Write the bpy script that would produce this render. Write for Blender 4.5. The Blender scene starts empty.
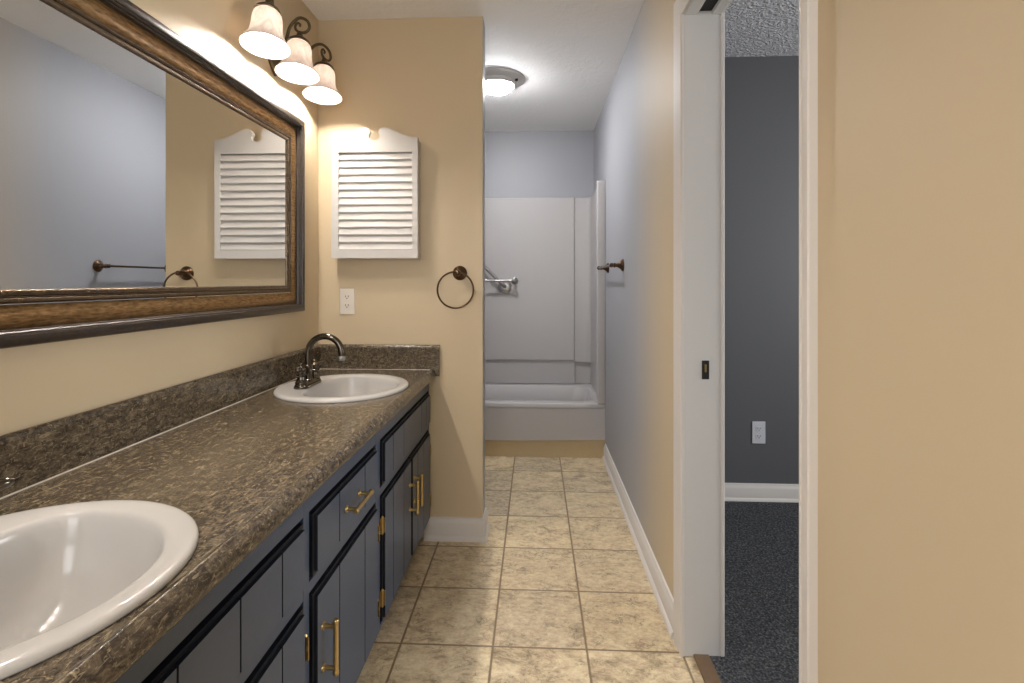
import bpy, bmesh, math, random
from mathutils import Vector, Matrix
random.seed(4)
PI = math.pi
S = bpy.context.scene
COL = S.collection

# ------------------------------------------------------------------ camera, world, lights, exposure
CAM_H = 1.21
cd = bpy.data.cameras.new('camera'); cam = bpy.data.objects.new('camera', cd); COL.objects.link(cam)
cd.sensor_width = 36.0; cd.lens = 500.0/1024*36.0
cam.location = (0, 0, CAM_H)
cam.rotation_euler = (PI/2, 0, math.atan(23/500.0))
cd.shift_y = -(341.5-282.0)/1024
cd.clip_start = 0.02
S.camera = cam

W = bpy.data.worlds.new('world'); S.world = W; W.use_nodes = True
W.node_tree.nodes['Background'].inputs[0].default_value = (0.80, 0.90, 1.0, 1)
W.node_tree.nodes['Background'].inputs[1].default_value = 0.5

S.view_settings.view_transform = 'Standard'
S.view_settings.look = 'None'
S.view_settings.gamma = 1.0
S.view_settings.use_curve_mapping = False
S.view_settings.exposure = 0.0

BULB = 680.0            # radiance of the vanity bulbs
FANLIGHT = 185.0         # radiance of the bowl of the ceiling light in the tub room
def area(name, loc, rot, sx, sy, power, color):
    l = bpy.data.lights.new(name, 'AREA'); l.shape = 'RECTANGLE'; l.size = sx; l.size_y = sy
    l.energy = power; l.color = color
    o = bpy.data.objects.new(name, l); COL.objects.link(o); o.location = loc; o.rotation_euler = rot
    return o
# added area lights: fill behind the camera, daylight at an unseen bedroom opening
area('fill_behind_camera', (-0.28, -1.46, 1.45), (PI/2, 0, 0), 1.0, 1.2, 25, (0.97, 0.98, 1.0))
area('added_bedroom_daylight', (3.46, 1.2, 1.5), (0, PI/2, 0), 1.2, 1.2, 62, (0.98, 0.99, 1.0))

# ------------------------------------------------------------------ dimensions
XL, XR, XR2 = -1.03, 0.482, 0.598       # left wall, right wall, its bedroom side
YF, YP, YP2, YT, YB = -1.4, 2.335, 2.44, 3.45, 4.13
XE = -0.244                            # free end of the partition
HC = 2.455
ZC = 0.80                              # countertop

# ------------------------------------------------------------------ materials
def mat(name):
    m = bpy.data.materials.new(name); m.use_nodes = True
    return m, m.node_tree, m.node_tree.nodes['Principled BSDF']
def rgb(r, g, b):                      # 8-bit sRGB to linear
    def f(c):
        c /= 255.0
        return c/12.92 if c <= 0.04045 else ((c+0.055)/1.055)**2.4
    return (f(r), f(g), f(b), 1)
def N(t, kind, **kw):
    n = t.nodes.new(kind)
    for k, v in kw.items(): setattr(n, k, v)
    return n
def link(t, a, b): t.links.new(a, b)
def objcoord(t, scale=(1, 1, 1), rot=(0, 0, 0)):
    g = N(t, 'ShaderNodeNewGeometry'); mp = N(t, 'ShaderNodeMapping')
    mp.inputs['Scale'].default_value = scale; mp.inputs['Rotation'].default_value = rot
    link(t, g.outputs['Position'], mp.inputs['Vector'])
    return mp.outputs['Vector']
def noise(t, vec, scale, detail=4, rough=0.5, dist=0.0):
    n = N(t, 'ShaderNodeTexNoise'); n.inputs['Scale'].default_value = scale
    n.inputs['Detail'].default_value = detail; n.inputs['Roughness'].default_value = rough
    n.inputs['Distortion'].default_value = dist
    link(t, vec, n.inputs['Vector'])
    return n
def ramp(t, fac, stops):
    r = N(t, 'ShaderNodeValToRGB'); e = r.color_ramp.elements
    while len(e) < len(stops): e.new(0.5)
    for q, (p, c) in zip(e, stops): q.position = p; q.color = c
    link(t, fac, r.inputs['Fac'])
    return r.outputs['Color']
def math_(t, op, a, b=None, c=None):
    n = N(t, 'ShaderNodeMath', operation=op)
    for i, v in enumerate((a, b, c)):
        if v is None: continue
        if isinstance(v, (int, float)): n.inputs[i].default_value = v
        else: link(t, v, n.inputs[i])
    return n.outputs[0]
def mix(t, fac, a, b, mode='MIX'):
    n = N(t, 'ShaderNodeMix', data_type='RGBA', blend_type=mode)
    if isinstance(fac, (int, float)): n.inputs[0].default_value = fac
    else: link(t, fac, n.inputs[0])
    for i, v in ((6, a), (7, b)):
        if isinstance(v, tuple): n.inputs[i].default_value = v
        else: link(t, v, n.inputs[i])
    return n.outputs[2]
def bump(t, p, height, strength, dist=0.01):
    b = N(t, 'ShaderNodeBump'); b.inputs['Strength'].default_value = strength; b.inputs['Distance'].default_value = dist
    link(t, height, b.inputs['Height']); link(t, b.outputs[0], p.inputs['Normal'])
def simple(name, col, rough=0.5, metal=0.0, bumpscale=0, bumpstr=0.1, vary=0.0, coat=0.0, spec=None):
    m, t, p = mat(name)
    p.inputs['Roughness'].default_value = rough; p.inputs['Metallic'].default_value = metal
    if spec is not None: p.inputs['Specular IOR Level'].default_value = spec
    if coat: p.inputs['Coat Weight'].default_value = coat; p.inputs['Coat Roughness'].default_value = 0.08
    v = objcoord(t)
    n = noise(t, v, bumpscale or 60, 3)
    k = 1-vary
    link(t, mix(t, n.outputs['Fac'], (col[0]*k, col[1]*k, col[2]*k, 1), (min(1, col[0]*(1+vary)), min(1, col[1]*(1+vary)), min(1, col[2]*(1+vary)), 1)), p.inputs['Base Color'])
    if bumpscale: bump(t, p, n.outputs['Fac'], bumpstr, 0.002)
    return m

M = {}
TAN = rgb(205, 187, 156); GREY = rgb(164, 164, 168)
M['tan'] = simple('tan_wall_paint', TAN, 0.45, 0, 260, 0.06, 0.015)
M['grey'] = simple('grey_wall_paint', GREY, 0.45, 0, 260, 0.06, 0.015)
M['bedgrey'] = simple('bedroom_grey_paint', rgb(94, 95, 98), 0.5, 0, 260, 0.06, 0.015)
def wall_right_mat():
    m, t, p = mat('right_wall_paint'); p.inputs['Roughness'].default_value = 0.58
    g = N(t, 'ShaderNodeNewGeometry'); s = N(t, 'ShaderNodeSeparateXYZ'); link(t, g.outputs['Position'], s.inputs[0])
    n = noise(t, g.outputs['Position'], 260, 3)
    mr = N(t, 'ShaderNodeMapRange', interpolation_type='SMOOTHSTEP'); link(t, s.outputs['Y'], mr.inputs[0])
    mr.inputs[1].default_value = 1.75; mr.inputs[2].default_value = 2.55
    link(t, mix(t, mr.outputs[0], TAN, GREY), p.inputs['Base Color'])
    bump(t, p, n.outputs['Fac'], 0.06, 0.002)
    return m
M['right'] = wall_right_mat()
def ceiling_mat(name, col, sc, st):
    m, t, p = mat(name); p.inputs['Roughness'].default_value = 0.85
    v = objcoord(t); a = noise(t, v, sc, 5, 0.6, 0.6); b = noise(t, v, sc*3.5, 3, 0.6)
    h = math_(t, 'ADD', a.outputs['Fac'], math_(t, 'MULTIPLY', b.outputs['Fac'], 0.4))
    p.inputs['Base Color'].default_value = col
    bump(t, p, h, st, 0.012)
    return m
M['ceil'] = ceiling_mat('textured_ceiling', rgb(242, 241, 240), 26, 0.35)
def swirl_ceiling():
    m, t, p = mat('swirl_ceiling'); p.inputs['Roughness'].default_value = 0.85
    p.inputs['Base Color'].default_value = rgb(205, 205, 210)
    v = objcoord(t)
    w = N(t, 'ShaderNodeTexWave', wave_type='RINGS'); w.inputs['Scale'].default_value = 14
    w.inputs['Distortion'].default_value = 14; w.inputs['Detail'].default_value = 3; w.inputs['Detail Scale'].default_value = 1.6
    link(t, v, w.inputs['Vector'])
    bump(t, p, w.outputs['Fac'], 0.6, 0.012)
    return m
M['swirl'] = swirl_ceiling()
M['trim'] = simple('white_trim_paint', rgb(220, 215, 210), 0.55, 0, 0, 0, 0.01)
M['jamb'] = simple('white_jamb_paint', rgb(214, 213, 211), 0.4, 0, 0, 0, 0.01)
M['white'] = simple('white_cabinet_paint', rgb(200, 197, 193), 0.4, 0, 90, 0.05, 0.015)
M['plastic'] = simple('white_plastic', rgb(226, 218, 206), 0.3)
M['dark'] = simple('dark_slot', rgb(24, 22, 20), 0.6)
M['porcelain'] = simple('white_porcelain', rgb(194, 191, 187), 0.16, 0, 0, 0, 0.005)
M['fibreglass'] = simple('white_fibreglass', rgb(184, 180, 178), 0.38, 0, 0, 0, 0.01)
M['tanboard'] = simple('tan_kick_board', rgb(196, 174, 136), 0.45, 0, 40, 0.05, 0.05)
M['navy'] = simple('navy_cabinet_paint', rgb(58, 73, 95), 0.3, 0, 70, 0.08, 0.05)
M['reveal'] = simple('shaded_navy_reveal', rgb(15, 20, 30), 0.5)  # near-black navy; shade of the gaps and grooves put into the colour
M['inside'] = simple('dark_cabinet_inside', rgb(22, 24, 28), 0.8)
M['gold'] = simple('aged_gold', rgb(196, 168, 112), 0.30, 0.9, 120, 0.05, 0.12)
M['bronze'] = simple('oil_rubbed_bronze', rgb(96, 76, 60), 0.3, 0.95, 60, 0.05, 0.25)
M['antique'] = simple('antique_brown_metal', rgb(104, 90, 70), 0.42, 0.8, 80, 0.1, 0.25)
M['nickel'] = simple('dark_nickel', rgb(98, 91, 82), 0.18, 1.0, 0, 0, 0.06)
M['chrome'] = simple('chrome', rgb(168, 166, 164), 0.3, 1.0, 0, 0, 0.02)
M['caulk'] = simple('white_caulk', rgb(226, 214, 200), 0.35)
def glassmat():
    m, t, p = mat('mirror_glass'); p.inputs['Base Color'].default_value = (0.79, 0.80, 0.80, 1)
    p.inputs['Metallic'].default_value = 1; p.inputs['Roughness'].default_value = 0.0
    return m
M['mirror'] = glassmat()
def frame_mat(name, stops, rough, metal, scl):
    m, t, p = mat(name); p.inputs['Roughness'].default_value = rough; p.inputs['Metallic'].default_value = metal
    n = noise(t, objcoord(t, scl), 14, 6, 0.65)
    link(t, ramp(t, n.outputs['Fac'], stops), p.inputs['Base Color'])
    bump(t, p, n.outputs['Fac'], 0.12, 0.002)
    return m
M['frame_dark'] = frame_mat('espresso_frame', [(0.3, rgb(40, 33, 27)), (0.7, rgb(64, 54, 46))], 0.36, 0.1, (6, 6, 6))
M['frame_gold'] = frame_mat('brushed_bronze_gold', [(0.3, rgb(84, 60, 34)), (0.5, rgb(138, 106, 66)), (0.75, rgb(176, 142, 96))], 0.34, 0.6, (3, 3, 16))
M['frame_bead'] = frame_mat('bronze_bead', [(0.3, rgb(70, 58, 46)), (0.7, rgb(116, 98, 78))], 0.25, 0.7, (6, 6, 6))
def laminate():
    m, t, p = mat('brown_stone_laminate'); p.inputs['Roughness'].default_value = 0.22
    p.inputs['Coat Weight'].default_value = 0.12; p.inputs['Coat Roughness'].default_value = 0.16
    a = noise(t, objcoord(t, (1.0, 0.55, 1.0), (0.3, 0.2, 0.5)), 78, 9, 0.74, 0.9)
    b = noise(t, objcoord(t), 10, 5, 0.6)
    c = noise(t, objcoord(t, (1, 0.28, 1), (0, 0.4, -0.6)), 150, 4, 0.6, 1.2)
    d = noise(t, objcoord(t, (0.3, 1, 1), (0.5, 0, 0.3)), 150, 4, 0.6, 1.2)
    base = ramp(t, a.outputs['Fac'], [(0.34, rgb(22, 17, 11)), (0.45, rgb(64, 54, 42)), (0.55, rgb(98, 86, 69)), (0.68, rgb(142, 127, 102))])
    base = mix(t, math_(t, 'MULTIPLY', b.outputs['Fac'], 0.35), base, rgb(80, 70, 59))
    f1 = N(t, 'ShaderNodeMapRange'); link(t, c.outputs['Fac'], f1.inputs[0]); f1.inputs[1].default_value = 0.58; f1.inputs[2].default_value = 0.68
    f2 = N(t, 'ShaderNodeMapRange'); link(t, d.outputs['Fac'], f2.inputs[0]); f2.inputs[1].default_value = 0.58; f2.inputs[2].default_value = 0.70
    fl = math_(t, 'MAXIMUM', f1.outputs[0], f2.outputs[0])
    link(t, mix(t, math_(t, 'MULTIPLY', fl, 0.6), base, rgb(178, 162, 130)), p.inputs['Base Color'])
    rr = N(t, 'ShaderNodeMapRange'); link(t, a.outputs['Fac'], rr.inputs[0]); rr.inputs[3].default_value = 0.20; rr.inputs[4].default_value = 0.30
    link(t, rr.outputs[0], p.inputs['Roughness'])
    return m
M['laminate'] = laminate()
TILE, TX0, TY0 = 0.3095, -0.1395, 1.965
def tilemat():
    m, t, p = mat('travertine_tile')
    g = N(t, 'ShaderNodeNewGeometry'); s = N(t, 'ShaderNodeSeparateXYZ'); link(t, g.outputs['Position'], s.inputs[0])
    ux = math_(t, 'DIVIDE', math_(t, 'SUBTRACT', s.outputs['X'], TX0), TILE)
    uy = math_(t, 'DIVIDE', math_(t, 'SUBTRACT', s.outputs['Y'], TY0), TILE)
    ix, iy = math_(t, 'FLOOR', ux), math_(t, 'FLOOR', uy)
    fx, fy = math_(t, 'FRACT', ux), math_(t, 'FRACT', uy)
    dx = math_(t, 'MINIMUM', fx, math_(t, 'SUBTRACT', 1.0, fx)); dy = math_(t, 'MINIMUM', fy, math_(t, 'SUBTRACT', 1.0, fy))
    wob = noise(t, g.outputs['Position'], 40, 2)
    d = math_(t, 'ADD', math_(t, 'MINIMUM', dx, dy), math_(t, 'MULTIPLY', math_(t, 'SUBTRACT', wob.outputs['Fac'], 0.5), 0.008))
    gm = N(t, 'ShaderNodeMapRange'); link(t, d, gm.inputs[0]); gm.inputs[1].default_value = 0.008; gm.inputs[2].default_value = 0.016
    cb = N(t, 'ShaderNodeCombineXYZ'); link(t, ix, cb.inputs[0]); link(t, iy, cb.inputs[1])
    wn = N(t, 'ShaderNodeTexWhiteNoise', noise_dimensions='2D'); link(t, cb.outputs[0], wn.inputs['Vector'])
    off = N(t, 'ShaderNodeVectorMath', operation='SCALE'); link(t, wn.outputs['Color'], off.inputs[0]); off.inputs['Scale'].default_value = 30.0
    pv = N(t, 'ShaderNodeVectorMath', operation='ADD'); link(t, g.outputs['Position'], pv.inputs[0]); link(t, off.outputs[0], pv.inputs[1])
    st = N(t, 'ShaderNodeMapping'); st.inputs['Scale'].default_value = (1.0, 1.5, 1.0); st.inputs['Rotation'].default_value = (0, 0, 0.3); link(t, pv.outputs[0], st.inputs['Vector'])
    big = noise(t, st.outputs[0], 9, 8, 0.68, 0.5); fine = noise(t, st.outputs[0], 34, 9, 0.8, 0.4); pits = noise(t, st.outputs[0], 90, 3, 0.6, 0.5)
    vein = noise(t, st.outputs[0], 5.0, 5, 0.6, 2.2)
    c = ramp(t, big.outputs['Fac'], [(0.30, rgb(140, 122, 95)), (0.43, rgb(188, 170, 140)), (0.55, rgb(216, 199, 169)), (0.72, rgb(234, 220, 194))])
    c = mix(t, math_(t, 'MULTIPLY', wn.outputs['Value'], 0.6), c, rgb(172, 162, 146))
    w2 = N(t, 'ShaderNodeSeparateColor'); link(t, wn.outputs['Color'], w2.inputs[0])
    c = mix(t, math_(t, 'MULTIPLY', w2.outputs[2], 0.5), c, rgb(226, 208, 174))
    c = mix(t, 0.6, c, ramp(t, fine.outputs['Fac'], [(0.36, rgb(112, 102, 86)), (0.5, rgb(184, 180, 172)), (0.62, rgb(226, 218, 202))]), 'OVERLAY')
    vd = math_(t, 'ABSOLUTE', math_(t, 'SUBTRACT', vein.outputs['Fac'], 0.5))
    vm = N(t, 'ShaderNodeMapRange'); link(t, vd, vm.inputs[0]); vm.inputs[1].default_value = 0.0; vm.inputs[2].default_value = 0.022; vm.inputs[3].default_value = 0.7; vm.inputs[4].default_value = 0.0
    vsel = N(t, 'ShaderNodeMapRange'); link(t, big.outputs['Fac'], vsel.inputs[0]); vsel.inputs[1].default_value = 0.42; vsel.inputs[2].default_value = 0.55; vsel.inputs[3].default_value = 1; vsel.inputs[4].default_value = 0
    c = mix(t, math_(t, 'MULTIPLY', vm.outputs[0], vsel.outputs[0]), c, rgb(96, 82, 62))
    pm = N(t, 'ShaderNodeMapRange'); link(t, pits.outputs['Fac'], pm.inputs[0]); pm.inputs[1].default_value = 0.62; pm.inputs[2].default_value = 0.70; pm.inputs[3].default_value = 0; pm.inputs[4].default_value = 0.5
    c = mix(t, math_(t, 'MULTIPLY', pm.outputs[0], vsel.outputs[0]), c, rgb(100, 86, 66))
    link(t, mix(t, gm.outputs[0], rgb(134, 113, 86), c), p.inputs['Base Color'])
    p.inputs['Roughness'].default_value = 0.38
    h = math_(t, 'ADD', math_(t, 'MULTIPLY', gm.outputs[0], 1.0), math_(t, 'MULTIPLY', fine.outputs['Fac'], 0.25))
    bump(t, p, h, 0.35, 0.003)
    return m
M['tile'] = tilemat()
def carpetmat():
    m, t, p = mat('grey_carpet'); p.inputs['Roughness'].default_value = 1.0; p.inputs['Specular IOR Level'].default_value = 0.1
    v = objcoord(t); a = noise(t, v, 130, 4, 0.7); b = noise(t, v, 5, 3)
    c = ramp(t, a.outputs['Fac'], [(0.35, rgb(46, 48, 52)), (0.52, rgb(88, 90, 94)), (0.68, rgb(142, 143, 146))])
    link(t, mix(t, math_(t, 'MULTIPLY', b.outputs['Fac'], 0.35), c, rgb(60, 62, 66)), p.inputs['Base Color'])
    bump(t, p, a.outputs['Fac'], 1.0, 0.012)
    return m
M['carpet'] = carpetmat()
def shademat():
    m, t, p = mat('alabaster_glass')
    out = t.nodes['Material Output']; t.nodes.remove(p)
    n = noise(t, objcoord(t, (1, 1, 0.6)), 22, 5, 0.6, 2.0)
    col = ramp(t, n.outputs['Fac'], [(0.35, rgb(222, 212, 205)), (0.6, rgb(240, 234, 229))])
    d = N(t, 'ShaderNodeBsdfDiffuse'); tr = N(t, 'ShaderNodeBsdfTranslucent'); gl = N(t, 'ShaderNodeBsdfGlossy'); gl.inputs['Roughness'].default_value = 0.2
    link(t, col, d.inputs['Color']); link(t, col, tr.inputs['Color'])
    a = N(t, 'ShaderNodeMixShader'); a.inputs[0].default_value = SHADE_T; link(t, d.outputs[0], a.inputs[1]); link(t, tr.outputs[0], a.inputs[2])
    b = N(t, 'ShaderNodeMixShader'); b.inputs[0].default_value = 0.05; link(t, a.outputs[0], b.inputs[1]); link(t, gl.outputs[0], b.inputs[2])
    link(t, b.outputs[0], out.inputs['Surface'])
    return m
SHADE_T = 0.30
M['shade'] = shademat()
def emit(name, col, strength):
    m, t, p = mat(name); p.inputs['Base Color'].default_value = (0.8, 0.8, 0.8, 1)
    p.inputs['Emission Color'].default_value = col; p.inputs['Emission Strength'].default_value = strength
    return m
M['bulb'] = emit('lit_bulb', (1.0, 0.93, 0.85, 1), BULB)
M['bowl'] = emit('lit_bowl_glass', (0.97, 0.98, 1.0, 1), FANLIGHT)

# ------------------------------------------------------------------ mesh builder
class MB:
    def __init__(self): self.v = []; self.f = []; self.mi = []; self.cur = 0
    def add(self, vs, fs):
        o = len(self.v); self.v += [tuple(p) for p in vs]
        for f in fs: self.f.append([i+o for i in f]); self.mi.append(self.cur)
        return self
    def box(self, x0, x1, y0, y1, z0, z1):
        vs = [(x, y, z) for z in (z0, z1) for y in (y0, y1) for x in (x0, x1)]
        return self.add(vs, [(0, 2, 3, 1), (4, 5, 7, 6), (0, 1, 5, 4), (2, 6, 7, 3), (0, 4, 6, 2), (1, 3, 7, 5)])
    def loops(self, loops, cap0=True, cap1=True, close=True):
        n = len(loops[0]); vs = [p for l in loops for p in l]; fs = []
        for k in range(len(loops)-1):
            for i in range(n if close else n-1):
                j = (i+1) % n
                fs.append((k*n+i, k*n+j, (k+1)*n+j, (k+1)*n+i))
        if cap0: fs.append(tuple(reversed(range(n))))
        if cap1: fs.append(tuple((len(loops)-1)*n+i for i in range(n)))
        return self.add(vs, fs)
    def prism(self, poly, axis, a, b):
        """poly: list of 2-D points; axis the extrusion axis ('x': poly=(y,z), 'y': poly=(x,z), 'z': poly=(x,y))"""
        def P(p, q):
            return {'x': (q, p[0], p[1]), 'y': (p[0], q, p[1]), 'z': (p[0], p[1], q)}[axis]
        return self.loops([[P(p, a) for p in poly], [P(p, b) for p in poly]])
    def lathe(self, prof, c, axis='z', n=28, cap0=True, cap1=True):
        """prof: (radius, distance along axis)"""
        ls = []
        for r, h in prof:
            l = []
            for i in range(n):
                a = 2*PI*i/n; p, q = r*math.cos(a), r*math.sin(a)
                d = {'z': (p, q, h), 'x': (h, p, q), 'y': (q, h, p), '-x': (-h, q, p), '-y': (p, -h, q), '-z': (q, p, -h)}[axis]
                l.append((c[0]+d[0], c[1]+d[1], c[2]+d[2]))
            ls.append(l)
        return self.loops(ls, cap0, cap1)
    def tube(self, pts, rad, n=12, caps=True, closed=False):
        pts = [Vector(p) for p in pts]; m = len(pts)
        rads = rad if isinstance(rad, (list, tuple)) else [rad]*m
        ls = []; prev = None
        for i, p in enumerate(pts):
            if closed: d = pts[(i+1) % m]-pts[i-1]
            else: d = pts[min(i+1, m-1)]-pts[max(i-1, 0)]
            d.normalize()
            if prev is None:
                u = d.orthogonal().normalized()
            else:
                u = (prev-d*prev.dot(d)).normalized()
            prev = u; w = d.cross(u)
            ls.append([tuple(p+(u*math.cos(2*PI*k/n)+w*math.sin(2*PI*k/n))*rads[i]) for k in range(n)])
        if closed:
            ls.append(ls[0])
            # align the seam
            return self.loops(ls, False, False)
        return self.loops(ls, caps, caps)
    def xform(self, mtx):
        self.v = [tuple(mtx @ Vector(p)) for p in self.v]; return self
def smooth_path(pts, k=6):
    P = [Vector(p) for p in pts]; out = []
    for i in range(len(P)-1):
        p0, p1, p2, p3 = P[max(i-1, 0)], P[i], P[i+1], P[min(i+2, len(P)-1)]
        for j in range(k):
            s = j/k
            out.append(0.5*((2*p1)+(-p0+p2)*s+(2*p0-5*p1+4*p2-p3)*s*s+(-p0+3*p1-3*p2+p3)*s**3))
    out.append(P[-1]); return out

def world_loc(o):
    l = Vector((0, 0, 0))
    while o is not None: l = l+Vector(o.location); o = o.parent
    return l
def build(name, mb, mats, parent=None, base=None, smooth=35, bevel=0, seg=2, sub=0):
    """links ONE mesh object; the coordinates in mb are world coordinates"""
    org = world_loc(parent) if parent is not None else Vector(base or (0, 0, 0))
    me = bpy.data.meshes.new(name)
    me.from_pydata([tuple(Vector(p)-org) for p in mb.v], [], mb.f)
    bm = bmesh.new(); bm.from_mesh(me)
    bmesh.ops.recalc_face_normals(bm, faces=bm.faces); bm.to_mesh(me); bm.free()
    for m in (mats if isinstance(mats, list) else [mats]): me.materials.append(m)
    for p, i in zip(me.polygons, mb.mi): p.material_index = i
    if smooth:
        me.shade_smooth(); me.set_sharp_from_angle(angle=math.radians(smooth))
    o = bpy.data.objects.new(name, me); COL.objects.link(o)
    if parent is not None: o.parent = parent
    else: o.location = org
    if bevel:
        b = o.modifiers.new('b', 'BEVEL'); b.width = bevel; b.segments = seg; b.limit_method = 'ANGLE'; b.angle_limit = math.radians(40)
        if smooth: b.harden_normals = True
    if sub:
        s = o.modifiers.new('s', 'SUBSURF'); s.levels = sub; s.render_levels = sub
    return o
def tag(o, label=None, cat=None, group=None, kind=None):
    if label: o['label'] = label
    if cat: o['category'] = cat
    if group: o['group'] = group
    if kind: o['kind'] = kind
    return o
def thing(name, label, cat, loc, group=None, kind=None):
    o = bpy.data.objects.new(name, None); COL.objects.link(o); o.location = loc; o.empty_display_size = 0.05
    return tag(o, label, cat, group, kind)
def children(o): return [c for c in bpy.data.objects if c.parent == o]
def copy_tree(o, parent=None):
    c = o.copy(); COL.objects.link(c)
    if parent is not None: c.parent = parent
    for ch in children(o): copy_tree(ch, c)
    return c
def struct(name, mb, m, label, cat, **kw):
    return tag(build(name, mb, m, **kw), label, cat, None, 'structure')

# ------------------------------------------------------------------ the room shell
struct('floor', MB().box(XL-0.1, 0.53, YF-0.1, YB+0.1, -0.05, 0), M['tile'], 'beige travertine tile floor running from the vanity to the bathtub', 'floor', smooth=0)
carpet = build('carpet', MB().box(0.53, 3.6, -1.1, 2.92, -0.045, 0.006), M['carpet'], smooth=0)
tag(carpet, 'dark grey carpet beyond the doorway', 'carpet', None, 'stuff')
struct('ceiling', MB().box(XL-0.1, XR2, YF-0.1, YB+0.1, HC, HC+0.1), M['ceil'], 'white textured ceiling above the vanity and the bathtub', 'ceiling', smooth=0)
struct('ceiling_bedroom', MB().box(XR2, 3.6, -1.1, 2.92, HC, HC+0.1), M['swirl'], 'grey swirl textured ceiling of the room through the doorway', 'ceiling', smooth=0)
mb = MB().box(XL-0.1, XL, YF-0.1, YP2-0.05, -0.02, HC+0.02); mb.cur = 1; mb.box(XL-0.1, XL, YP2-0.05, YB+0.1, -0.02, HC+0.02)
struct('wall_left', mb, [M['tan'], M['grey']], 'tan wall behind the mirror and the vanity', 'wall', smooth=0)
mb = MB().box(XL-0.02, XE, YP, YP2, -0.02, HC+0.02); mb.mi = [1 if i in (3, 5) else 0 for i in range(6)]
struct('wall_partition', mb, [M['tan'], M['grey']], 'tan partition wall with the white louvered cabinet, ending beside the bathtub', 'wall', bevel=0.003)
struct('wall_back', MB().box(XL-0.1, XR2, YB, YB+0.1, -0.02, HC+0.02), M['grey'], 'blue-grey wall above the bathtub surround', 'wall', smooth=0)
OY0, OY1, OZ = 0.913, 1.652, 2.085          # the doorway in the right wall
mb = MB().box(XR, XR2, YF-0.1, OY0, -0.02, HC+0.02).box(XR, XR2, OY1, YB+0.1, -0.02, HC+0.02).box(XR, XR2, OY0, OY1, OZ, HC+0.02)
struct('wall_right', mb, M['right'], 'long wall with the doorway, tan near it and grey towards the tub', 'wall', smooth=0)
mb = MB().box(XL-0.1, XR2, YF-0.1, YF, -0.02, 0.85).box(XL-0.1, XR2, YF-0.1, YF, 2.05, HC+0.02).box(XL-0.1, -0.78, YF-0.1, YF, 0.85, 2.05).box(0.22, XR2, YF-0.1, YF, 0.85, 2.05)
struct('wall_behind', mb, M['tan'], 'tan wall behind the camera with an added window opening', 'wall', smooth=0)
win = thing('added_window_1', 'white framed window added for fill light in the unseen wall behind the camera', 'window', (-0.28, YF, 0.85), kind='structure')  # unseen window, added to carry the fill light
mb = MB()
for a, b, c, d in ((-0.84, -0.76, 0.79, 2.11), (0.20, 0.28, 0.79, 2.11), (-0.84, 0.28, 0.79, 0.86), (-0.84, 0.28, 2.04, 2.11), (-0.76, 0.2, 1.43, 1.47)): mb.box(a, b, YF-0.02, YF+0.015, c, d)
build('frame', mb, M['trim'], win, smooth=0)
mb = MB().box(XR2, 3.6, 2.82, 2.92, -0.02, HC+0.02)
struct('wall_bedroom', mb, M['bedgrey'], 'dark grey wall seen through the doorway', 'wall', smooth=0)
struct('wall_bedroom_near', MB().box(XR2, 3.6, -1.1, -1.0, -0.02, HC+0.02), M['bedgrey'], 'grey wall at the near end of the carpeted room', 'wall', smooth=0)
mb = MB().box(3.5, 3.6, -1.0, 2.82, -0.02, 0.9).box(3.5, 3.6, -1.0, 2.82, 2.1, HC+0.02).box(3.5, 3.6, -1.0, 0.6, 0.9, 2.1).box(3.5, 3.6, 1.8, 2.82, 0.9, 2.1)  # opening added to let light into the carpeted room
struct('wall_bedroom_far', mb, M['bedgrey'], 'unseen grey wall of the carpeted room with an added opening', 'wall', smooth=0)

# baseboards: profile (distance from wall, height)
BB = [(0, 0), (0.022, 0), (0.022, 0.010), (0.018, 0.020), (0.013, 0.024), (0.013, 0.078), (0.010, 0.088), (0.007, 0.093), (0.006, 0.104), (0, 0.106)]
mb = MB().prism([(XR-d, z) for d, z in BB], 'y', 1.718, YT-0.005)
struct('baseboard_right', mb, M['trim'], 'white baseboard along the right wall from doorway to bathtub', 'baseboard')
mb = MB(); path = [(-0.52, YP, 0, -1), (XE, YP, 1, -1), (XE, YP2, 1, 1), (-0.6, YP2, 0, 1)]
mb.loops([[(x+nx*d, y+ny*d, z) for d, z in BB] for x, y, nx, ny in path])
struct('baseboard_partition', mb, M['trim'], 'white baseboard wrapping the foot of the tan partition wall', 'baseboard')
mb = MB().prism([(2.82-d, z) for d, z in BB], 'x', XR2, 3.5)
mb.v = [(x, y, z*0.93) for x, y, z in mb.v]
struct('baseboard_bedroom', mb, M['trim'], 'white baseboard above the grey carpet through the doorway', 'baseboard')
struct('trim_tub_kick', MB().box(XL+0.01, XR-0.001, YT+0.012, YT+0.03, 0, 0.128), M['tanboard'], 'tan kick board under the bathtub apron', 'trim', bevel=0.002)
struct('trim_threshold', MB().box(0.51, 0.56, OY0, OY1, 0, 0.010), simple('brown_threshold', rgb(112, 90, 68), 0.5, 0, 50, 0.1, 0.2), 'brown threshold strip between tile and carpet in the doorway', 'trim', bevel=0.003)

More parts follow.
